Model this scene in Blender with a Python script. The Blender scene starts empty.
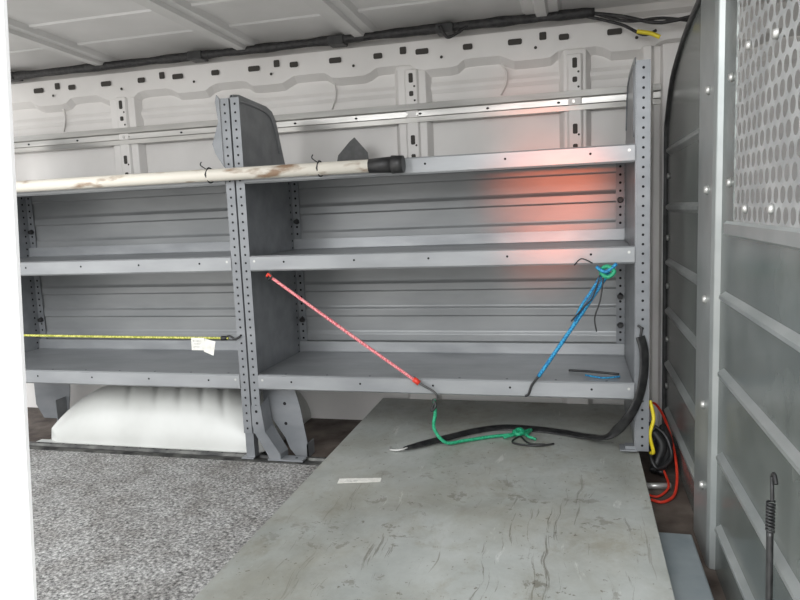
import bpy, math, random
from mathutils import Vector, Matrix
random.seed(4)
S=bpy.context.scene
COL=S.collection
S.view_settings.view_transform='Standard'

# ---------------------------------------------------------------- materials
def mat(name, c1, c2=None, scale=8, rough=.5, metal=0.0, bump=0.0, bscale=60, detail=4, lo=.35, hi=.65, stretch=(1,1,1), spec=.5):
    m=bpy.data.materials.new(name); m.use_nodes=True; nt=m.node_tree; b=nt.nodes['Principled BSDF']
    b.inputs['Roughness'].default_value=rough; b.inputs['Metallic'].default_value=metal
    b.inputs['Specular IOR Level'].default_value=spec
    b.inputs['Base Color'].default_value=(*c1,1)
    tc=nt.nodes.new('ShaderNodeTexCoord'); mp=nt.nodes.new('ShaderNodeMapping'); mp.inputs['Scale'].default_value=stretch
    nt.links.new(tc.outputs['Object'],mp.inputs['Vector'])
    if c2:
        n=nt.nodes.new('ShaderNodeTexNoise'); n.inputs['Scale'].default_value=scale; n.inputs['Detail'].default_value=detail
        r=nt.nodes.new('ShaderNodeValToRGB'); r.color_ramp.elements[0].position=lo; r.color_ramp.elements[1].position=hi
        r.color_ramp.elements[0].color=(*c1,1); r.color_ramp.elements[1].color=(*c2,1)
        nt.links.new(mp.outputs[0],n.inputs['Vector']); nt.links.new(n.outputs['Fac'],r.inputs[0]); nt.links.new(r.outputs[0],b.inputs['Base Color'])
    if bump:
        n2=nt.nodes.new('ShaderNodeTexNoise'); n2.inputs['Scale'].default_value=bscale
        bp=nt.nodes.new('ShaderNodeBump'); bp.inputs['Strength'].default_value=bump; bp.inputs['Distance'].default_value=.01
        nt.links.new(tc.outputs['Object'],n2.inputs['Vector']); nt.links.new(n2.outputs['Fac'],bp.inputs['Height']); nt.links.new(bp.outputs[0],b.inputs['Normal'])
    return m
M={}
M['steel']=mat('grey_shelf_paint',(.185,.195,.208),(.25,.26,.272),14,.36,.2,stretch=(.4,1,1))
M['pan']=mat('grey_shelf_pan_paint',(.24,.25,.26),(.32,.33,.34),14,.34,.2,stretch=(.4,1,1))
M['lip']=mat('grey_shelf_lip_paint',(.26,.27,.28),(.36,.37,.38),10,.32,.2,stretch=(.3,1,1))
M['back']=mat('ribbed_back_panel_paint',(.24,.25,.255),(.31,.318,.322),9,.36,.25,stretch=(.3,1,1),bump=.05,bscale=5)
M['galv']=mat('galvanised_steel',(.34,.335,.32),(.50,.49,.47),12,.30,.65,stretch=(.3,1,2))
M['hole']=mat('dark_punched_hole',(.02,.02,.021),rough=.9,spec=.1)
M['slot']=mat('shadowed_slot',(.07,.065,.06),rough=.9,spec=.1)
M['white']=mat('white_van_body_paint',(.64,.62,.60),(.74,.72,.70),3,.42,0)
M['wellwhite']=mat('dusty_white_body_paint',(.52,.525,.50),(.63,.635,.61),4,.28,0)
M['ceil']=mat('white_roof_paint',(.57,.565,.55),(.70,.69,.68),2.5,.32,0)
M['black']=mat('black_rubber',(.012,.012,.013),(.03,.03,.03),30,.45)
M['seal']=mat('dark_grey_rubber_seal',(.05,.05,.05),(.09,.09,.09),30,.5)
M['loom']=mat('black_tape_wrapped_cable',(.012,.012,.013),(.035,.033,.033),60,.55,bump=.5,bscale=90)
M['part']=mat('grey_partition_paint',(.13,.147,.14),(.21,.228,.216),7,.24,.35,bump=.07,bscale=7)
M['partlight']=mat('light_grey_partition_frame_paint',(.25,.27,.265),(.33,.345,.34),8,.3,.3)
M['mesh']=mat('perforated_steel',(.33,.34,.34),(.46,.47,.465),14,.42,.2)
M['bolt']=mat('zinc_bolt',(.55,.55,.53),rough=.35,metal=.6)
M['blackstrap']=mat('black_strap_webbing',(.010,.010,.011),(.03,.03,.03),50,.3)
M['red']=mat('red_cable_sheath',(.62,.03,.015),(.75,.06,.03),20,.4)
M['pink']=mat('faded_pink_braid',(.62,.10,.13),(.85,.36,.36),220,.7,lo=.45,hi=.55)
M['blue']=mat('blue_braid',(.005,.13,.33),(.03,.32,.55),220,.6,lo=.45,hi=.55)
M['green']=mat('green_cord',(.0,.22,.10),(.04,.42,.22),160,.55)
M['yellow']=mat('yellow_green_braid',(.30,.32,.04),(.62,.60,.16),160,.6,lo=.45,hi=.55)
M['yel']=mat('yellow_plastic',(.75,.6,.02),(.85,.7,.05),30,.4)
M['paper']=mat('white_paper_label',(.66,.65,.60),(.80,.79,.74),60,.7)
M['ink']=mat('faded_print',(.35,.35,.33),(.7,.69,.65),120,.8)
M['pole']=mat('scuffed_white_pole',(.30,.20,.13),(.72,.68,.60),26,.5,0,detail=8,lo=.33,hi=.45,stretch=(.35,1,1))
M['floor']=mat('dirty_brown_floor',(.05,.035,.028),(.16,.13,.11),9,.7,0,bump=.2,bscale=50)
M['track']=mat('dark_floor_track',(.035,.035,.035),(.14,.14,.13),18,.45,.5)
M['step']=mat('blue_grey_step_paint',(.17,.20,.215),(.25,.28,.29),7,.5,.1)
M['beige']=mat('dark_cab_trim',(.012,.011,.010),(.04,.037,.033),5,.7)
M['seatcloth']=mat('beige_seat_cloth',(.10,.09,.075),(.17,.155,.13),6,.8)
M['doorwhite']=mat('white_door_edge_paint',(.9,.9,.9),(.95,.95,.95),3,.35)

def carpet_mat():
    m=bpy.data.materials.new('speckled_grey_carpet'); m.use_nodes=True; nt=m.node_tree; b=nt.nodes['Principled BSDF']
    b.inputs['Roughness'].default_value=.95; b.inputs['Specular IOR Level'].default_value=.1
    tc=nt.nodes.new('ShaderNodeTexCoord')
    n=nt.nodes.new('ShaderNodeTexNoise'); n.inputs['Scale'].default_value=125; n.inputs['Detail'].default_value=3; n.inputs['Roughness'].default_value=.8
    r=nt.nodes.new('ShaderNodeValToRGB'); e=r.color_ramp.elements
    e[0].position=.36; e[0].color=(.09,.089,.088,1); e[1].position=.66; e[1].color=(.63,.625,.61,1)
    x=e.new(.46); x.color=(.25,.248,.245,1); x=e.new(.55); x.color=(.36,.357,.35,1)
    n2=nt.nodes.new('ShaderNodeTexNoise'); n2.inputs['Scale'].default_value=6; n2.inputs['Detail'].default_value=7; n2.inputs['Roughness'].default_value=.7
    r2=nt.nodes.new('ShaderNodeValToRGB'); r2.color_ramp.elements[0].position=.33; r2.color_ramp.elements[1].position=.60; r2.color_ramp.elements[0].color=(.68,.655,.63,1); r2.color_ramp.elements[1].color=(1.08,1.08,1.07,1)
    mx=nt.nodes.new('ShaderNodeMix'); mx.data_type='RGBA'; mx.blend_type='MULTIPLY'; mx.inputs[0].default_value=1
    for a in (n,n2): nt.links.new(tc.outputs['Object'],a.inputs['Vector'])
    nt.links.new(n.outputs['Fac'],r.inputs[0]); nt.links.new(n2.outputs['Fac'],r2.inputs[0])
    nt.links.new(r.outputs[0],mx.inputs[6]); nt.links.new(r2.outputs[0],mx.inputs[7]); nt.links.new(mx.outputs[2],b.inputs['Base Color'])
    return m
M['carpet']=carpet_mat()

def board_mat():
    m=bpy.data.materials.new('scuffed_grey_painted_plywood'); m.use_nodes=True; nt=m.node_tree; b=nt.nodes['Principled BSDF']
    b.inputs['Roughness'].default_value=.40
    tc=nt.nodes.new('ShaderNodeTexCoord'); L=nt.links.new
    dn=nt.nodes.new('ShaderNodeTexNoise'); dn.inputs['Scale'].default_value=5; L(tc.outputs['Object'],dn.inputs['Vector'])
    ad=nt.nodes.new('ShaderNodeVectorMath'); ad.operation='MULTIPLY_ADD'; L(dn.outputs['Color'],ad.inputs[0]); ad.inputs[1].default_value=(.08,.08,0); L(tc.outputs['Object'],ad.inputs[2])
    def noise(sc,det,st,lo,hi,c0,c1,rot=0,loc=(0,0,0)):
        mp=nt.nodes.new('ShaderNodeMapping'); mp.inputs['Scale'].default_value=st; mp.inputs['Rotation'].default_value=(0,0,rot); mp.inputs['Location'].default_value=loc; L(ad.outputs[0],mp.inputs[0])
        n=nt.nodes.new('ShaderNodeTexNoise'); n.inputs['Scale'].default_value=sc; n.inputs['Detail'].default_value=det; n.inputs['Roughness'].default_value=.7; L(mp.outputs[0],n.inputs['Vector'])
        r=nt.nodes.new('ShaderNodeValToRGB'); r.color_ramp.elements[0].position=lo; r.color_ramp.elements[1].position=hi
        r.color_ramp.elements[0].color=(*c0,1); r.color_ramp.elements[1].color=(*c1,1); L(n.outputs['Fac'],r.inputs[0]); return r.outputs[0]
    def mix(a,bb,f=1,mode='MULTIPLY'):
        mx=nt.nodes.new('ShaderNodeMix'); mx.data_type='RGBA'; mx.blend_type=mode; mx.inputs[0].default_value=f; L(a,mx.inputs[6]); L(bb,mx.inputs[7]); return mx.outputs[2]
    base=noise(3.2,12,(1,1,1),.32,.68,(.275,.29,.272),(.42,.435,.415))
    st=noise(3,14,(1,.8,1),.38,.58,(.80,.765,.70),(1,1,1),.5)
    st2=noise(6,14,(1,.8,1),.36,.46,(.80,.76,.69),(1,1,1),.2,(7,4,0))
    scr=noise(13,10,(5,.25,1),.355,.38,(.30,.26,.21),(1,1,1),-.55)
    scr2=noise(11,10,(6,.2,1),.345,.365,(.38,.33,.27),(1,1,1),.35,(5,1,0))
    spk=noise(60,3,(1,1,1),.30,.35,(.30,.24,.18),(1,1,1))
    dirt=noise(16,14,(1,1,1),.375,.40,(.34,.29,.22),(1,1,1),0,(3,2,0))
    pale=noise(10,12,(2.5,.5,1),.62,.68,(0,0,0),(.12,.12,.115),.9,(1,6,0))
    sx=nt.nodes.new('ShaderNodeVectorMath'); sx.operation='DISTANCE'; L(tc.outputs['Object'],sx.inputs[0]); sx.inputs[1].default_value=(.08,-.22,0)
    mr=nt.nodes.new('ShaderNodeMapRange'); mr.inputs[1].default_value=.1; mr.inputs[2].default_value=.65; mr.inputs[3].default_value=.9; mr.inputs[4].default_value=.2; L(sx.outputs['Value'],mr.inputs[0])
    c=mix(mix(mix(base,st),st2,.8),spk,.7)
    worn=mix(mix(mix(c,scr,.8),dirt,.7),scr2,.7)
    mm=nt.nodes.new('ShaderNodeMix'); mm.data_type='RGBA'; L(mr.outputs[0],mm.inputs[0]); L(c,mm.inputs[6]); L(worn,mm.inputs[7])
    c=mix(mm.outputs[2],pale,1,'ADD')
    L(c,b.inputs['Base Color'])
    return m
M['board']=board_mat()

# ---------------------------------------------------------------- mesh builder
class MB:
    def __init__(s): s.v=[]; s.f=[]; s.m=[]; s.mats=[]; s.sm=[]
    def mi(s,k):
        if k not in s.mats: s.mats.append(k)
        return s.mats.index(k)
    def add(s,vs,fs,k,smooth=False):
        o=len(s.v); s.v+= [tuple(v) for v in vs]; i=s.mi(k)
        for f in fs: s.f.append([o+q for q in f]); s.m.append(i); s.sm.append(smooth)
    def box(s,x0,x1,y0,y1,z0,z1,k):
        vs=[(x,y,z) for z in (z0,z1) for y in (y0,y1) for x in (x0,x1)]
        s.add(vs,[(0,2,3,1),(4,5,7,6),(0,1,5,4),(2,6,7,3),(0,4,6,2),(1,3,7,5)],k)
    def prism(s,pts,a0,a1,axis,k):
        def P(q,a):
            return (a,q[0],q[1]) if axis==0 else ((q[0],a,q[1]) if axis==1 else (q[0],q[1],a))
        n=len(pts); vs=[P(q,a0) for q in pts]+[P(q,a1) for q in pts]
        fs=[tuple(range(n)),tuple(range(2*n-1,n-1,-1))]+[(i,i+n,(i+1)%n+n,(i+1)%n) for i in range(n)]
        s.add(vs,fs,k)
    def strip(s,prof,x0,x1,k,axis=0):
        n=len(prof)
        def P(q,a): return (a,q[0],q[1]) if axis==0 else (q[0],a,q[1])
        s.add([P(q,x0) for q in prof]+[P(q,x1) for q in prof],[(i,i+1,i+1+n,i+n) for i in range(n-1)],k)
    def cyl(s,c,d,r,h,k,n=12,r2=None):
        d=Vector(d).normalized(); a=d.orthogonal().normalized(); b=d.cross(a); c=Vector(c); r2=r if r2 is None else r2
        vs=[c+(a*math.cos(t)+b*math.sin(t))*r for t in [2*math.pi*i/n for i in range(n)]]
        vs+=[c+d*h+(a*math.cos(t)+b*math.sin(t))*r2 for t in [2*math.pi*i/n for i in range(n)]]
        s.add(vs,[tuple(range(n-1,-1,-1)),tuple(range(n,2*n))],k)
        o=len(s.v)-2*n; i0=s.mi(k)
        for i in range(n): s.f.append([o+i,o+(i+1)%n,o+n+(i+1)%n,o+n+i]); s.m.append(i0); s.sm.append(True)
    def disc(s,c,nrm,r,k,n=10,sx=1,sz=1,off=.0006,ph=0):
        d=Vector(nrm).normalized(); up=Vector((0,0,1)) if abs(d.z)<.9 else Vector((0,1,0))
        a=up.cross(d).normalized(); b=d.cross(a); c=Vector(c)+d*off
        s.add([c+a*math.cos(t)*r*sx+b*math.sin(t)*r*sz for t in [2*math.pi*i/n+ph for i in range(n)]],[tuple(range(n))],k)
    def slot(s,x,y,z,w,h,k,ch=.004):
        s.add([(x-w+ch,y,z-h),(x+w-ch,y,z-h),(x+w,y,z-h+ch),(x+w,y,z+h-ch),(x+w-ch,y,z+h),(x-w+ch,y,z+h),(x-w,y,z+h-ch),(x-w,y,z-h+ch)],[tuple(range(8))],k)
    def tube(s,pts,r,k,n=10,sub=6,flat=None,thin=.25):
        P=[Vector(p) for p in pts]
        if len(P)>2 and sub>1:
            Q=[]
            for i in range(len(P)-1):
                p0=P[max(i-1,0)];p1=P[i];p2=P[i+1];p3=P[min(i+2,len(P)-1)]
                for j in range(sub):
                    t=j/sub; Q.append(.5*((2*p1)+(p2-p0)*t+(2*p0-5*p1+4*p2-p3)*t*t+(3*p1-p0-3*p2+p3)*t**3))
            Q.append(P[-1]); P=Q
        N=len(P); T=[(P[min(i+1,N-1)]-P[max(i-1,0)]).normalized() for i in range(N)]
        a=T[0].orthogonal().normalized()
        vs=[]
        for i in range(N):
            if flat: a=Vector(flat(i/(N-1)))
            a=(a-T[i]*a.dot(T[i])).normalized(); b=T[i].cross(a)
            rr=r if not callable(r) else r(i/(N-1))
            for j in range(n):
                t=2*math.pi*j/n
                vs.append(P[i]+a*math.cos(t)*rr*(thin if flat else 1)+b*math.sin(t)*rr)
        fs=[(i*n+j,i*n+(j+1)%n,(i+1)*n+(j+1)%n,(i+1)*n+j) for i in range(N-1) for j in range(n)]
        fs+=[tuple(range(n-1,-1,-1)),tuple(range((N-1)*n,N*n))]
        s.add(vs,fs,k,True)
    def obj(s,name,origin=None,parent=None,bevel=0,**props):
        xs=[list(t) for t in zip(*s.v)]
        if origin is None:
            origin=((min(xs[0])+max(xs[0]))/2,(min(xs[1])+max(xs[1]))/2,min(xs[2]))
        o=Vector(origin); me=bpy.data.meshes.new(name)
        me.from_pydata([Vector(v)-o for v in s.v],[],s.f); me.update()
        for k in s.mats: me.materials.append(M[k])
        for p,i,sm in zip(me.polygons,s.m,s.sm): p.material_index=i; p.use_smooth=sm
        ob=bpy.data.objects.new(name,me); COL.objects.link(ob)
        if parent: ob.parent=parent; ob.location=o-parent.location
        else: ob.location=o
        if bevel:
            b=ob.modifiers.new('edge','BEVEL'); b.width=bevel; b.segments=2; b.limit_method='ANGLE'; b.angle_limit=math.radians(40)
        for a,v in props.items(): ob[a]=v
        return ob
def tube_obj(name,parent,pts,r,k,n=8,sub=6,flat=None,thin=.25,**props):
    b=MB(); b.tube(pts,r,k,n,sub,flat,thin); return b.obj(name,parent=parent,**props)
def empty(name,loc,**props):
    e=bpy.data.objects.new(name,None); e.location=loc; e.empty_display_size=.1; COL.objects.link(e)
    for a,v in props.items(): e[a]=v
    return e
ST=dict(kind='structure')

# ---------------------------------------------------------------- room shell
WY=.50; CZ=1.475
b=MB(); b.box(-1.9,2.1,-1.3,WY+.02,-.06,0,'floor')
b.obj('floor',**ST)
b=MB(); b.box(-1.9,2.1,WY,WY+.03,0,1.33,'white')
N=160; top=[];bot=[]
for i in range(N+1):
    xx=-1.9+4.0*i/N; zz=1.325+.012*math.tanh(4*math.sin(xx*2*math.pi/.33))
    bot.append((xx,WY-.002,zz-.012)); top.append((xx,WY-.03,zz+.012))
n=N+1
b.add(bot+top+[(p[0],WY-.035,1.425) for p in top]+[(p[0],WY-.01,1.45) for p in top]+[(p[0],WY,1.50) for p in top],
      [(r*n+i,r*n+i+1,(r+1)*n+i+1,(r+1)*n+i) for r in range(4) for i in range(N)],'white')
random.seed(2)
x=-1.62; q=0
while x<1.3:
    b.slot(x,WY-.037,1.388,.024 if q%2 else .017,.010,'slot')
    if q%2: b.disc((x+.07,WY-.034,1.362),(0,-1,0),.0055,'slot',8,off=.003)
    if q%3==0:
        b.slot(x+.095,WY-.037,1.398,.012,.013,'slot',.003)
    x+=.165; q+=1
for xx in (-1.05,.16,.80):
    b.tube([(xx,WY-.001,1.22),(xx+.02,WY-.012,1.26),(xx+.02,WY-.012,1.30),(xx,WY-.001,1.33)],.004,'white',8)
b.strip([(WY-.001,1.262-.02),(WY-.006,1.262-.006),(WY-.006,1.262+.006),(WY-.001,1.262+.02)],-1.9,2.1,'white')
b.obj('wall_back',**ST)
n=1
for (x0,x1) in ((-.81,-.66),(.41,.55),(1.0,1.11)):
    b=MB()
    b.prism([(x0,WY),(x0+.018,WY-.028),(x1-.018,WY-.028),(x1,WY)],.06,1.345,2,'white')
    xm=(x0+x1)/2
    b.prism([(xm-.028,WY-.028),(xm-.020,WY-.037),(xm+.020,WY-.037),(xm+.028,WY-.028)],.98,1.33,2,'white')
    for i,z in enumerate((1.02,1.08,1.245,1.30)):
        b.slot(xm,WY-.0376,z,.008,.017 if i%2 else .009,'slot',.003)
    for z in (1.06,1.22,1.27):
        b.disc((xm+.012,WY-.037,z),(0,-1,0),.004,'slot',8)
    b.obj('trim_%d'%n,bevel=.003,**ST); n+=1
b=MB(); b.prism([(1.262,WY),(1.275,WY-.05),(1.30,WY-.055),(1.31,WY-.03),(1.33,WY-.03),(1.335,WY-.06),(1.39,WY-.06),(1.39,WY)],.0,1.33,2,'white')
b.obj('trim_%d'%n,bevel=.003,**ST); n+=1
b=MB(); b.box(-1.9,2.1,-1.0,WY+.05,CZ,CZ+.03,'ceil')
for q in (-.05,.2):
    b.strip([(q-.02,CZ),(q-.012,CZ-.005),(q+.012,CZ-.005),(q+.02,CZ)],-1.9,2.1,'ceil')
b.obj('ceiling',**ST)
for xr,sk in ((-1.35,.1),(-.74,.10),(-.14,.04),(.32,.03),(.95,0)):
    b=MB()
    w=.065
    pf=[(-w,CZ),(-w+.012,CZ-.016),(-w*.35,CZ-.016),(-w*.25,CZ-.028),(w*.25,CZ-.028),(w*.35,CZ-.016),(w-.012,CZ-.016),(w,CZ)]
    vs=[(xr-sk*(.4)+q[0],WY-.04,q[1]) for q in pf]+[(xr+sk*.9+q[0],-1.0,q[1]) for q in pf]
    m=len(pf); b.add(vs,[(i,i+1,i+1+m,i+m) for i in range(m-1)]+[tuple(range(m)),tuple(range(2*m-1,m-1,-1))],'ceil')
    b.obj('trim_%d'%n,**ST); n+=1
b=MB()
def ex(z): return .602-.017+(z-1.01)*.0747
vs=[]
for y in (-1.525,-1.50):
    vs+=[(ex(-.3)-.5,y,-.3),(ex(-.3),y,-.3),(ex(1.7),y,1.7),(ex(1.7)-.5,y,1.7)]
b.add(vs,[(0,1,2,3),(7,6,5,4),(1,5,6,2),(0,3,7,4),(3,2,6,7),(0,4,5,1)],'doorwhite')
b.obj('door_1',bevel=.010,**ST)

# ---------------------------------------------------------------- carpet, track, board, step
b=MB(); b.box(-1.88,.95,-1.28,-.012,0,.006,'carpet')
b.obj('carpet',label='worn grey speckled carpet covering the van floor',category='carpet',kind='stuff')
b=MB()
b.prism([(-.01,0),(-.01,.010),(0,.013),(.012,.004),(.03,.004),(.035,.012),(.05,.012),(.052,0)],-1.88,.30,0,'track')
for i in range(40): b.disc((-1.8+i*.055,.043,.012),(0,0,1),.004,'hole',8)
b.obj('floor_track',label='dark metal floor track along the carpet edge under the shelves',category='floor track')
def bz(y): return .078+.017*(y+.9)       # board surface, tilted up slightly towards the wall
b=MB()
bp_=[(.317,-1.28),(1.232,-1.28),(1.228,.475),(.317,.475)]
b.add([(x,y,bz(y)-.018) for x,y in bp_]+[(x,y,bz(y)) for x,y in bp_],[(3,2,1,0),(4,5,6,7),(0,1,5,4),(1,2,6,5),(2,3,7,6),(3,0,4,7)],'board')
b.obj('plywood_board',bevel=.002,label='scuffed grey painted plywood sheet lying on the van floor',category='board')
b=MB(); b.box(1.02,1.31,-1.28,-.41,0,.0533,'step')
b.obj('floor_step',bevel=.004,label='low blue-grey step box beneath the edge of the board',category='step')
b=MB(); b.box(.40,1.0,.36,.42,.0,.081,'step')
b.obj('support_batten',bevel=.002,label='grey timber batten propping up the plywood sheet',category='batten')

# wheel arch: domed pressing with shallow ribs
b=MB(); nx,ny=200,100; x0,x1,y0,y1,H=-.935,.0,.070,WY-.001,.212
vs=[]
def prof(d,R,e=2.3):
    t=min(1,max(0,d/R)); return (1-(1-t)**e)**(1/e)
for j in range(ny+1):
    v=(j/ny)**2.0; yy=y0+(y1-y0)*v
    for i in range(nx+1):
        u=-math.cos(math.pi*i/nx)
        xx=x0+(x1-x0)*(u+1)/2
        de=min(xx-x0,x1-xx); df=yy-y0
        cr=.09
        if de<cr and df<cr: dd=max(0,cr-math.hypot(cr-de,cr-df))
        else: dd=min(de,df)
        h=H*min(prof(de if dd>0 else 0,.36,2.1),1)*prof(df if dd>0 else 0,.20,2.2)
        if dd<.05: h=min(h,H*prof(dd,.10,2.1)) if dd<.05 and (de<cr and df<cr) else h
        bump=0
        for uc in (-.30,-.05,.16,.36,.54):
            xc=u-uc+(df-.12)*1.1
            bump+=math.exp(-(abs(xc)/.030)**2)*math.exp(-((df-.12)/.075)**4)
        h-=.010*bump
        vs.append((xx,yy,max(h,0)))
b.add(vs,[(j*(nx+1)+i,j*(nx+1)+i+1,(j+1)*(nx+1)+i+1,(j+1)*(nx+1)+i) for j in range(ny) for i in range(nx)],'wellwhite',True)
b.box(x0-.015,-.04,y0-.014,y0+.02,0,.008,'wellwhite')
b.obj('wheel_arch',label='rounded white metal wheel arch bulging from the van floor',category='wheel arch')

# ---------------------------------------------------------------- shelving units
D=.435; ZS=(.280,.674,.955); LH=.025
def unit(ox,ow,label,leftmost):
    e=empty('shelving_unit',(ox+ow/2,D/2,0),label=label,category='shelving unit',group='cargo shelving units along the van wall')
    xl,xr=ox,ox+ow
    for side,xx in ((1,xl),(-1,xr)):
        onboard=(not leftmost and side==-1)
        b=MB(); xi=xx+side*.002; xo=xx+side*.005
        poly=[(0,.115),(0,1.19),(.012,1.212),(.05,1.217),(.25,1.207),(.295,1.195),(.325,1.165),(.36,1.07),(.395,.985),(D,.975)]
        poly+=[(D,.103),(.36,.103),(.30,.13),(.12,.13),(.06,.115)] if onboard else [(D,.225),(.06,.225),(.03,.12)]
        b.prism(poly,min(xi,xo),max(xi,xo),0,'steel')
        fa=xx+side*.002; fb=xx+side*.032
        if onboard: fa,fb=xx-.002,xx+.034
        b.box(min(fa,fb),max(fa,fb),-.006,-.002,.103,1.20,'steel')
        xm=(fa+fb)/2
        z=.12
        while z<1.19:
            b.disc((xm,-.006,z),(0,-1,0),.0038,'hole',8); z+=.0265
        b.box(min(xo,xo+side*.028),max(xo,xo+side*.028),D-.008,D-.004,.23,.975,'steel')
        z=.24
        while z<.97:
            b.disc((xo+side*.014,D-.008,z),(0,-1,0),.0045,'hole',8)
            b.disc((xo,D-.03,z+.012-.01),(side,0,0),.0045,'hole',8); z+=.027
        b.tube([(xo,.03,1.0),(xo,.03,1.17),(xo,.07,1.195),(xo,.24,1.185),(xo,.295,1.15),(xo,.335,1.05)],.004,'steel',6)
        b.obj('end_panel',parent=e)
        b=MB(); dx=.065
        if side==1 and not leftmost:
            b.prism([(xx,.20),(xx+.034,.20),(xx+.045,.11),(xx+dx+.03,.035),(xx+dx+.03,.014),(xx+dx-.010,.014),(xx+dx-.014,.028),(xx+.010,.10),(xx,.13)],-.008,-.004,1,'steel')
            b.add([(xx+.034,-.004,.20),(xx+.036,.05,.22),(xx+.047,.05,.12),(xx+dx+.032,.05,.035),(xx+dx+.032,.05,.014),(xx+dx+.03,-.004,.014),(xx+dx+.03,-.004,.035),(xx+.045,-.004,.11)],[(0,1,2,7),(7,2,3,6),(6,3,4,5)],'steel')
            b.box(xx+dx-.015,xx+dx+.11,-.012,.03,0.0135,.019,'steel')
            b.disc((xx+dx+.08,.01,.019),(0,0,1),.005,'hole',8)
            for z in (.18,.14): b.disc((xx+.018,-.008,z),(0,-1,0),.005,'hole',8)
            b.obj('foot',parent=e)
            b=MB()
            b.prism([(xx+.012,.26),(xx+.125,.26),(xx+.145,.18),(xx+.165,.05),(xx+.165,.001),(xx+.125,.001),(xx+.10,.03),(xx+.085,.07),(xx+.03,.15),(xx+.012,.18)],.062,.066,1,'steel')
            b.box(xx+.161,xx+.165,.062,.12,.001,.05,'steel')
            for z in (.19,.12): b.disc((xx+.09,.062,z),(0,-1,0),.006,'hole',8)
            b.obj('foot',parent=e)
        else:
            zb0=.1015 if onboard else .0135
            b.box(xx-.03,xx+.0,-.0015,.03,zb0,.115,'steel')
            b.box(xx-.045,xx+.0,-.012,.04,zb0+.001,zb0+.005,'steel')
            b.obj('foot',parent=e)
        if leftmost and side==1:
            b=MB(); b.prism([(xx+.006,.26),(xx+.20,.26),(xx+.185,.12),(xx+.165,.001),(xx+.04,.001),(xx+.006,.06)],.36,.364,1,'steel')
            b.box(xx+.16,xx+.164,.30,.36,.001,.10,'steel')
            b.obj('foot',parent=e)
        for z in ((.40,.50,.83) if side==-1 else (.42,.80)):
            b=MB(); b.cyl((xo+side*.014,D-.008,z),(0,-1,0),.011,.014,'black',12,r2=.008)
            b.obj('bolt',parent=e,label='black rubber-capped bolt')
    for zc in ZS:
        b=MB(); a,c=xl+.033,xr-(.033 if leftmost else .006)
        zt=zc+LH
        if zc==ZS[0]: pz=zt-.010
        else: pz=zt-.006
        b.strip([(.014,zc-LH+.004),(.012,zc-LH),(-.003,zc-LH),(-.008,zc-LH+.005),(-.008,zt-.004),(-.003,zt),(.010,zt),(.016,pz)],a,c,'lip')
        b.strip([(.016,pz),(D-.03,pz),(D-.022,pz+.004),(D-.018,pz+.040),(D-.012,pz+.040)],xl+.006,xr-.006,'pan')
        b.strip([(D-.012,pz-.003),(.02,pz-.003),(.02,zc-LH+.004),(.012,zc-LH)],xl+.006,xr-.006,'pan')
        m=5
        for i in range(m):
            xx=a+(c-a)*(i+.5)/m
            b.disc((xx,-.008,zc+.004),(0,-1,0),.0035,'hole',8)
        for xx in (a+.015,c-.015):
            b.disc((xx,-.008,zc+.008),(0,-1,0),.004,'bolt',8)
        for i in range(8):
            xx=a+(c-a)*(i+.5)/8
            b.disc((xx,.05,pz),(0,0,1),.004,'hole',8)
        b.obj('shelf',parent=e)
    b=MB(); pf=[]
    yb=D+.004
    for za,zb in ((.285,.67),(.675,.97)):
        cnt=4 if za<.5 else 3
        h=(zb-za)/cnt
        for i in range(cnt):
            z=za+i*h
            pf+=[(yb,z),(yb,z+h*.50),(yb-.0012,z+h*.52),(yb-.0045,z+h*.55),(yb-.005,z+h*.57),(yb-.005,z+h*.80),(yb-.0045,z+h*.82),(yb-.001,z+h*.90),(yb,z+h*.95)]
    b.strip(pf,xl+.004,xr-.004,'back')
    b.obj('back_panel',parent=e)
    return e
uR=unit(0.0,1.22,'grey steel three-tier van shelving unit beside the cab partition',False)
uL=unit(-1.222,1.22,'grey steel three-tier van shelving unit standing over the white wheel arch',True)
b=MB(); b.prism([(-.034,1.20),(-.034,.985),(-.062,1.03),(-.070,1.06),(-.058,1.09),(-.044,1.13),(-.050,1.19),(-.044,1.212)],-.010,-.006,1,'steel')
b.obj('divider_tab',parent=uL,bevel=.001,label='curved grey tab at the top of the divider')

b=MB(); 
b.strip([(WY-.002,1.140),(WY-.040,1.142),(WY-.042,1.158),(WY-.034,1.163),(WY-.034,1.182),(WY-.042,1.187),(WY-.040,1.208),(WY-.002,1.210)],-1.6,1.335,'galv')
for i in range(12): b.disc((-1.45+i*.245,WY-.034,1.172),(0,-1,0),.004,'hole',8,1.5,1)
for xx in (.46,.50,-.735,1.05): b.cyl((xx,WY-.034,1.172),(0,-1,0),.006,.006,'galv',6)
b.obj('mounting_rail',label='galvanised steel rail bolted across the white van wall',category='rail')

b=MB(); b.prism([(.20,.9745),(.335,.9745),(.327,1.04),(.28,1.095),(.262,1.082),(.215,1.035)],.385,.39,1,'seal')
b.box(.20,.335,.35,.39,.9745,.978,'seal')
b.obj('metal_bracket',label='small dark grey angled bracket standing on the top shelf',category='bracket')

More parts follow.
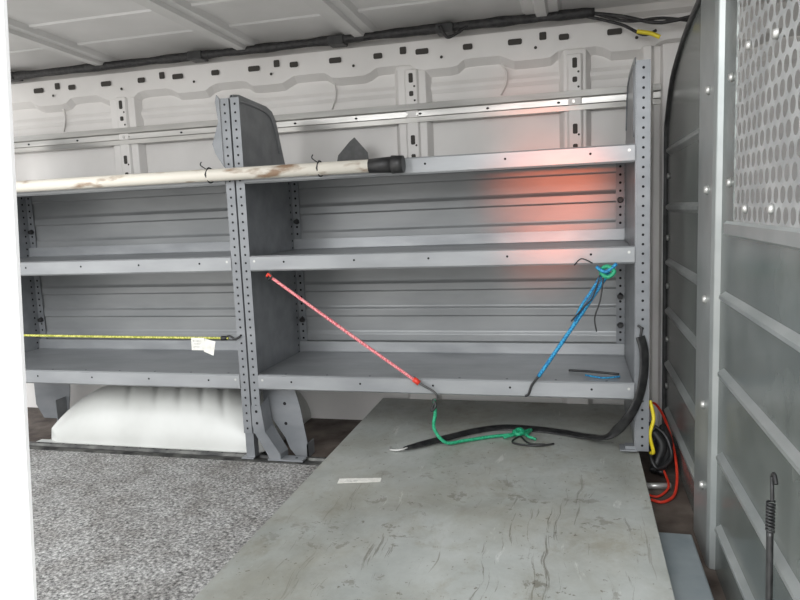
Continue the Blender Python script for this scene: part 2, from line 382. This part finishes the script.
# ---------------------------------------------------------------- pole
e=empty('pole',(-.2,-.037,.965),label='scuffed white pole strapped along the top shelf front',category='pole')
py=-.037
b=MB(); b.cyl((-1.30,py,.962),(1,0,-.001),.0195,1.30+.50,'pole',20); b.obj('shaft',parent=e)
b=MB(); b.cyl((.46,py,.960),(1,0,0),.021,.07,'black',20,r2=.024); b.cyl((.53,py,.960),(1,0,0),.027,.035,'black',20,r2=.025); b.obj('end_cap',parent=e,label='black rubber end cap')
for xx in (-.075,.30):
    b=MB()
    b.tube([(xx,py-.022,.962),(xx,py,.984),(xx,py+.026,.975),(xx,py+.026,.945),(xx,py,.939),(xx,py-.022,.962)],.0025,'black',8)
    b.tube([(xx,py-.015,.980),(xx-.012,py-.025,.992),(xx-.008,py-.025,1.002)],.0018,'black',6)
    b.obj('cable_tie',label='black cable tie holding the white pole to the shelf',category='cable tie',group='cable ties on the pole')

# ---------------------------------------------------------------- cords
e=empty('bungee_cord',(.33,-.02,.3),label='faded pink bungee cord stretched from divider to bottom shelf',category='bungee cord')
tube_obj('cord',e,[(.11,-.016,.628),(.34,-.017,.463),(.575,-.018,.298)],.0052,'pink')
tube_obj('hook',e,[(.575,-.018,.298),(.60,-.022,.285),(.63,-.024,.268),(.638,-.022,.25),(.625,-.018,.24)],.0038,'seal',label='bare metal hook')
tube_obj('end_sleeve',e,[(.11,-.016,.628),(.098,-.012,.640),(.09,-.010,.632)],.004,'red',label='red end sleeve')
b=MB(); b.cyl((.565,-.018,.306),(.8,0,-.6),.009,.022,'red',10); b.obj('end_sleeve',parent=e,label='red end sleeve')
tube_obj('hook',e,[(.10,-.012,.645),(.115,-.022,.635),(.10,-.022,.622)],.003,'black',6)
e=empty('bungee_cord',(1.04,-.02,.3),label='blue bungee cord knotted to the middle shelf with loose ends',category='bungee cord')
tube_obj('cord',e,[(1.145,-.016,.628),(1.05,-.018,.48),(.945,-.018,.322)],.0058,'blue')
tube_obj('cord',e,[(1.13,-.022,.63),(1.10,-.024,.58),(1.07,-.024,.535),(1.05,-.022,.49)],.0042,'blue')
tube_obj('hook',e,[(.945,-.018,.322),(.925,-.02,.295),(.915,-.02,.268),(.905,-.018,.262)],.0038,'black')
b=MB()
b.tube([(1.118,-.018,.632),(1.14,-.03,.645),(1.158,-.03,.63),(1.14,-.03,.615),(1.12,-.03,.628)],.006,'green',8)
b.tube([(1.11,-.03,.645),(1.135,-.034,.63),(1.165,-.03,.652)],.005,'blue',8); b.obj('knot',parent=e,label='tangled green and blue knot')
tube_obj('loose_end',e,[(1.13,-.03,.62),(1.12,-.034,.55),(1.105,-.034,.50),(1.11,-.034,.46)],.0022,'black',6)
tube_obj('loose_end',e,[(1.12,-.03,.62),(1.10,-.034,.56),(1.075,-.034,.53),(1.04,-.034,.49)],.0022,'black',6)
tube_obj('loose_end',e,[(1.10,-.03,.655),(1.07,-.03,.668),(1.05,-.03,.65)],.002,'black',6)
e=empty('bungee_cord',(-.5,-.02,.42),label='yellow braided bungee cord stretched between shelf posts',category='bungee cord')
tube_obj('cord',e,[(-1.19,-.014,.438),(-.5,-.016,.432),(-.06,-.016,.430)],.0042,'yellow')
b=MB(); b.tube([(-.075,-.016,.430),(-.055,-.018,.438),(-.035,-.018,.428),(-.018,-.014,.436)],.0035,'black',8); b.cyl((-.085,-.016,.430),(1,0,0),.008,.02,'black',8); b.obj('hook',parent=e)
b=MB(); b.prism([(-.195,.39),(-.145,.39),(-.145,.432),(-.195,.432)],-.0235,-.023,1,'paper')
b.prism([(-.15,.386),(-.115,.372),(-.104,.42),(-.142,.43)],-.0245,-.024,1,'paper')
for q in (.40,.41,.42): b.box(-.188,-.16,-.0243,-.0240,q,q+.003,'ink')
b.obj('paper_tag',parent=e,label='small white paper tag')
zb=.0955
e=empty('cord',(.8,.1,zb),label='green cord tied to the shelf and trailing over the board',category='cord')
tube_obj('strand',e,[(.628,-.02,.245),(.63,-.02,.20),(.625,-.02,.15),(.66,-.02,zb+.012),(.71,.02,zb+.006),(.79,.07,zb+.006),(.86,.10,zb+.006),(.90,.11,zb+.007)],.0055,'green')
tube_obj('strand',e,[(.83,.06,zb+.008),(.87,.09,zb+.012),(.91,.15,zb+.008),(.90,.08,zb+.012),(.93,.06,zb+.007)],.0045,'green')
tube_obj('knot',e,[(.86,.10,zb+.012),(.875,.115,zb+.018),(.885,.10,zb+.014),(.87,.085,zb+.012),(.86,.10,zb+.016)],.008,'green')
tube_obj('hook',e,[(.625,-.022,.245),(.635,-.03,.225),(.62,-.03,.21),(.63,-.026,.235)],.004,'black')
tube_obj('loose_end',e,[(.88,.09,zb+.008),(.86,.03,zb+.004),(.93,.01,zb+.004),(.985,.035,zb+.004)],.003,'black',6)
tube_obj('loose_end',e,[(.88,.09,zb+.006),(.91,.03,zb+.004),(.96,.025,zb+.004)],.003,'black',6)
e=empty('rubber_strap',(.9,.1,zb),label='black rubber strap hanging from the post across the board',category='strap')
def fl(t):
    w=min(1,max(0,(t-.22)/.25)); return Vector((.5,-1,.1)).lerp(Vector((0,-.35,.9)),w)
tube_obj('band',e,[(1.228,-.026,.445),(1.238,-.030,.40),(1.236,-.034,.33),(1.222,-.036,.265),(1.19,-.03,.20),(1.14,.02,.135),(1.08,.09,zb+.014),(1.00,.135,zb+.009),(.92,.155,zb+.009),(.82,.16,zb+.009),(.73,.11,zb+.009),(.64,.02,zb+.009),(.575,-.045,zb+.008),(.54,-.075,zb+.006)],lambda t:.0145 if t<.9 else .0145-.07*(t-.9),'blackstrap',12,8,flat=fl,thin=.28)
tube_obj('hook',e,[(.55,-.07,zb+.007),(.525,-.085,zb+.004),(.50,-.08,zb+.002),(.493,-.06,zb+.002)],.0035,'bolt',label='small metal hook')
tube_obj('hook',e,[(1.228,-.022,.44),(1.232,-.02,.465),(1.222,-.016,.475)],.0035,'black')
zl=bz(-.262)+.0006
b=MB(); b.prism([(.412,-.305),(.527,-.282),(.532,-.310),(.417,-.338)],zl,zl+.0008,2,'paper')
for i in range(3):
    yy=-.310-.006*i; b.prism([(.432,yy),(.467,yy+.007),(.467,yy+.0045),(.432,yy-.0025)],zl+.0008,zl+.0011,2,'ink')
b.obj('paper_label',label='torn white paper label stuck on the plywood board',category='label')
b=MB(); b.tube([(1.03,.16,.30),(1.10,.14,.302),(1.18,.12,.30)],.004,'black',6)
b.obj('cord',label='short black cord scrap lying on the bottom shelf',category='cord')
b=MB(); b.tube([(1.08,.10,.300),(1.13,.07,.300),(1.18,.09,.300)],.003,'blue',6)
b.obj('cord',label='short blue cord scrap lying on the bottom shelf',category='cord')

b=MB(); b.tube([(1.258,.012,.25),(1.268,.006,.20),(1.258,.004,.15),(1.268,.006,.10),(1.262,.02,.09)],.0055,'yel',8)
b.obj('yellow_cord',label='yellow cord hanging beside the shelf post',category='cord')
e=empty('jumper_cable',(1.28,.2,0),label='red cable with black plug coiled on the dark floor',category='cable')
tube_obj('wire',e,[(1.25,-.12,.006),(1.28,-.13,.006),(1.315,-.08,.008),(1.335,.02,.03),(1.338,.12,.07),(1.325,.22,.13),(1.30,.28,.165),(1.275,.24,.16),(1.262,.16,.12)],.0042,'red')
tube_obj('wire',e,[(1.24,-.08,.006),(1.27,-.10,.008),(1.305,-.04,.015),(1.30,.06,.03)],.0035,'red')
tube_obj('plug',e,[(1.275,.10,.13),(1.300,.09,.09),(1.285,.08,.04),(1.275,.06,.018)],.015,'black',10,label='black plug lead')
tube_obj('plug',e,[(1.31,.16,.13),(1.325,.12,.09),(1.31,.08,.05),(1.29,.04,.02)],.011,'black',10,label='black plug lead')
tube_obj('wire',e,[(1.262,.12,.15),(1.31,.10,.12),(1.325,.07,.06),(1.28,.03,.04),(1.265,.07,.09),(1.31,.12,.14)],.006,'black',10,label='black coiled lead')
b=MB(); b.cyl((1.238,-.035,.010),(1,.15,0),.009,.075,'bolt',12)
b.obj('metal_rod',label='short shiny metal rod lying on the dark floor',category='rod')

# ---------------------------------------------------------------- partition
PX=1.35
e=empty('cab_partition',(PX+.01,-.5,0),label='grey steel cab partition with perforated window',category='partition')
b=MB()
poly=[(.43,0),(.44,1.00),(.40,1.10),(.30,1.19),(.15,1.24),(-.02,1.275),(-.16,1.29),(-.27,1.295),(-.27,0)]
b.prism(poly,PX,PX+.004,0,'part')
ribz=(.12,.28,.46,.62,.80,.98)
def rib(b,z,ya,yb_,h=.012,w=.024):
    b.strip([(PX,z-w),(PX-h*.8,z-w*.45),(PX-h,z-w*.3),(PX-h,z+w*.3),(PX-h*.8,z+w*.45),(PX,z+w)],ya,yb_,'partlight',axis=1)
for z in ribz: rib(b,z,-.25,.36,.012,.014)
b.obj('far_panel',parent=e)
for z in (.05,.2,.36,.54,.7,.9):
    b=MB(); b.cyl((PX,.38,z),(-1,0,0),.009,.006,'bolt',8); b.obj('bolt',parent=e)
tube_obj('rubber_seal',e,[(PX-.004,.43,.0),(PX-.004,.435,.5),(PX-.004,.44,1.0),(PX-.004,.40,1.10),(PX-.004,.30,1.19),(PX-.004,.15,1.24),(PX-.004,-.02,1.275),(PX-.004,-.27,1.30)],.007,'seal',label='dark rubber edge seal')
b=MB()
b.prism([(PX+.004,-.265),(PX-.012,-.27),(PX-.016,-.28),(PX-.016,-.45),(PX-.012,-.465),(PX+.004,-.47)],0,1.46,2,'partlight')
b.obj('upright',parent=e,bevel=.002)
for z in (.17,.36,.60,.84,1.05,1.28):
    b=MB(); b.cyl((PX-.016,-.40,z),(-1,0,0),.011,.008,'bolt',8,r2=.007); b.obj('bolt',parent=e)
b=MB()
WY0,WZ0=-.575,.775
y1=-1.28
b.box(PX,PX+.004,y1,-.46,0,WZ0,'part')
b.box(PX,PX+.004,WY0,-.46,WZ0,1.46,'part')
b.strip([(PX,WZ0-.03),(PX-.006,WZ0-.025),(PX-.006,WZ0-.005),(PX,WZ0)],y1,-.52,'partlight',axis=1)
for z in ribz[:4]: rib(b,z,y1,-.52,.012,.012)
b.obj('near_panel',parent=e)
for y,z in ((-.545,.85),(-.545,1.05),(-.545,1.25),(-.68,.80),(-.68,1.08),(-.85,.80),(-.85,1.06)):
    b=MB(); b.cyl((PX,y,z),(-1,0,0),.009,.007,'bolt',8,r2=.006); b.obj('bolt',parent=e)
b=MB(); p=.036; hr=.0128; row=0; z=WZ0
while z<1.44:
    y=WY0+(p/2 if row%2 else 0)
    while y>y1:
        cy,cz=y-p/2,z+p*.43; hy,hz=p/2,p*.43; n12=16
        out=[]
        for i in range(n12):
            # outer ring walks the cell rectangle, hitting its corners
            t=i/n12*8; s8=int(t)%8; fr=t-int(t)
            R8=[(hy,0),(hy,hz),(0,hz),(-hy,hz),(-hy,0),(-hy,-hz),(0,-hz),(hy,-hz)]
            A,B=R8[s8],R8[(s8+1)%8]; out.append((A[0]+(B[0]-A[0])*fr,A[1]+(B[1]-A[1])*fr))
        vs=[(PX+.001,cy+q[0],cz+q[1]) for q in out]+[(PX+.001,cy+hr*math.cos(i*2*math.pi/n12),cz+hr*math.sin(i*2*math.pi/n12)) for i in range(n12)]
        b.add(vs,[(i,(i+1)%n12,n12+(i+1)%n12,n12+i) for i in range(n12)],'mesh')
        y-=p
    z+=p*.86; row+=1
b.obj('perforated_window',parent=e,label='metal sheet with rows of round holes')
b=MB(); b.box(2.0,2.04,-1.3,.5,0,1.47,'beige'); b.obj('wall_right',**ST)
e2=empty('car_seat',(1.7,-.7,0),label='beige cab seat seen through the perforated window',category='seat')
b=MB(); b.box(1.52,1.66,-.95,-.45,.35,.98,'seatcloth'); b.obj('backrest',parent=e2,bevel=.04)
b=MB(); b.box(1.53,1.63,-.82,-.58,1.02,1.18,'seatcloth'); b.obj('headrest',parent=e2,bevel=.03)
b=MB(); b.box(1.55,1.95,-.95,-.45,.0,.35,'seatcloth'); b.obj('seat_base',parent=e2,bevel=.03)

e=empty('spring_hook',(PX-.02,-.985,.15),label='black coiled spring strap hanging on the partition',category='strap')
sy=-.985; pts=[]; dz=.035
for i in range(90):
    t=i/89; a=t*2*math.pi*9
    pts.append((PX-.025+.005*math.cos(a),sy+.005*math.sin(a),.350+dz-.045*t))
tube_obj('spring',e,pts,.0018,'black',6,1)
tube_obj('hook',e,[(PX-.023,sy,.350+dz),(PX-.023,sy+.003,.37+dz),(PX-.021,sy+.012,.382+dz),(PX-.021,sy+.002,.39+dz),(PX-.021,sy-.010,.38+dz)],.0028,'black')
tube_obj('strap',e,[(PX-.025,sy,.305+dz),(PX-.025,sy-.005,.25),(PX-.025,sy-.005,.12),(PX-.025,sy-.01,.01)],.005,'blackstrap')

# ---------------------------------------------------------------- wiring loom
e=empty('wiring_loom',(0,.42,1.44),label='black taped wiring loom running along the roof edge',category='wiring')
b=MB(); yl=.42
b.tube([(-1.7,yl,1.444),(-1.0,yl,1.446),(-.3,yl,1.447),(.21,yl,1.449),(.75,yl,1.449),(1.12,yl,1.447)],lambda t:.0160+.0015*math.sin(t*55)+.001*math.sin(t*131),'loom',10,18)
b.obj('cable',parent=e)
for xx in (-1.22,-.35,.22,.62):
    b=MB(); b.box(xx-.03,xx+.03,yl-.020,yl+.04,1.430,1.462,'black'); b.obj('clip',parent=e,bevel=.004)
tube_obj('loose_wire',e,[(.60,yl-.01,1.45),(.61,yl-.03,1.445),(.63,yl-.03,1.41),(.66,yl-.02,1.42),(.70,yl-.01,1.445)],.005,'loom')
tube_obj('loose_wire',e,[(1.10,yl,1.446),(1.2,yl-.02,1.42),(1.30,yl-.04,1.385),(1.36,yl-.06,1.38),(1.43,yl-.06,1.39)],.006,'loom')
tube_obj('loose_wire',e,[(1.10,yl,1.45),(1.22,yl-.01,1.405),(1.33,yl-.02,1.40),(1.45,yl-.03,1.37)],.005,'loom')
tube_obj('loose_wire',e,[(1.08,yl,1.44),(1.2,yl,1.40),(1.27,yl-.02,1.355),(1.31,yl-.02,1.365)],.005,'loom')
tube_obj('connector',e,[(1.25,yl-.03,1.365),(1.29,yl-.03,1.355),(1.32,yl-.03,1.34)],.007,'yel',label='yellow tape wrap')

# ---------------------------------------------------------------- lights, world
w=bpy.data.worlds.new('overcast'); S.world=w; w.use_nodes=True; nt=w.node_tree; bg=nt.nodes['Background']
tc=nt.nodes.new('ShaderNodeTexCoord'); sp=nt.nodes.new('ShaderNodeSeparateXYZ'); r=nt.nodes.new('ShaderNodeValToRGB')
nt.links.new(tc.outputs['Generated'],sp.inputs[0]); nt.links.new(sp.outputs[2],r.inputs[0]); nt.links.new(r.outputs[0],bg.inputs[0])
r.color_ramp.elements[0].position=0; r.color_ramp.elements[0].color=(.68,.67,.65,1); r.color_ramp.elements[1].position=.25; r.color_ramp.elements[1].color=(.96,.98,1,1)
bg.inputs[1].default_value=2.35
def area(loc,tgt,size,en,col):
    l=bpy.data.lights.new('sky_area','AREA'); l.shape='RECTANGLE'; l.size=size[0]; l.size_y=size[1]; l.energy=en; l.color=col
    o=bpy.data.objects.new('sky_light',l); COL.objects.link(o); o.location=loc; o.rotation_euler=(Vector(tgt)-Vector(loc)).to_track_quat('-Z','Y').to_euler()
area((.3,-4.0,2.2),(.2,.3,.8),(3.5,2),140,(.98,.99,1))
def spot(loc,tgt,en,ang,sz):  # added orange spots imitating a streaky reflection on back panel and wall
    l=bpy.data.lights.new('warm_glow','SPOT'); l.energy=en; l.color=(1,.15,.03); l.spot_size=math.radians(ang); l.spot_blend=1; l.shadow_soft_size=sz
    o=bpy.data.objects.new('warm_reflection_spot',l); COL.objects.link(o); o.location=loc; o.rotation_euler=(Vector(tgt)-Vector(loc)).to_track_quat('-Z','Y').to_euler()
spot((1.10,-2.9,.85),(.96,.43,.86),150,9.5,.05)
spot((1.10,-2.9,.85),(.93,.43,.64),60,6,.05)
spot((1.10,-2.9,.95),(.88,.49,1.17),45,6,.06)

# ---------------------------------------------------------------- camera
yaw,pitch,roll=.2574,.1276,-.0416
f=Vector((-math.sin(yaw)*math.cos(pitch),math.cos(yaw)*math.cos(pitch),-math.sin(pitch)))
rr=f.cross(Vector((0,0,1))).normalized(); u=rr.cross(f)
r2=rr*math.cos(roll)+u*math.sin(roll); u2=-rr*math.sin(roll)+u*math.cos(roll)
cam=bpy.data.cameras.new('camera'); co=bpy.data.objects.new('camera',cam); COL.objects.link(co)
mt=Matrix((r2,u2,-f)).transposed().to_4x4(); mt.translation=Vector((1.0587,-2.0184,.8185)); co.matrix_world=mt
cam.sensor_width=36; cam.lens=681.05*36/800; cam.clip_start=.01
S.camera=co
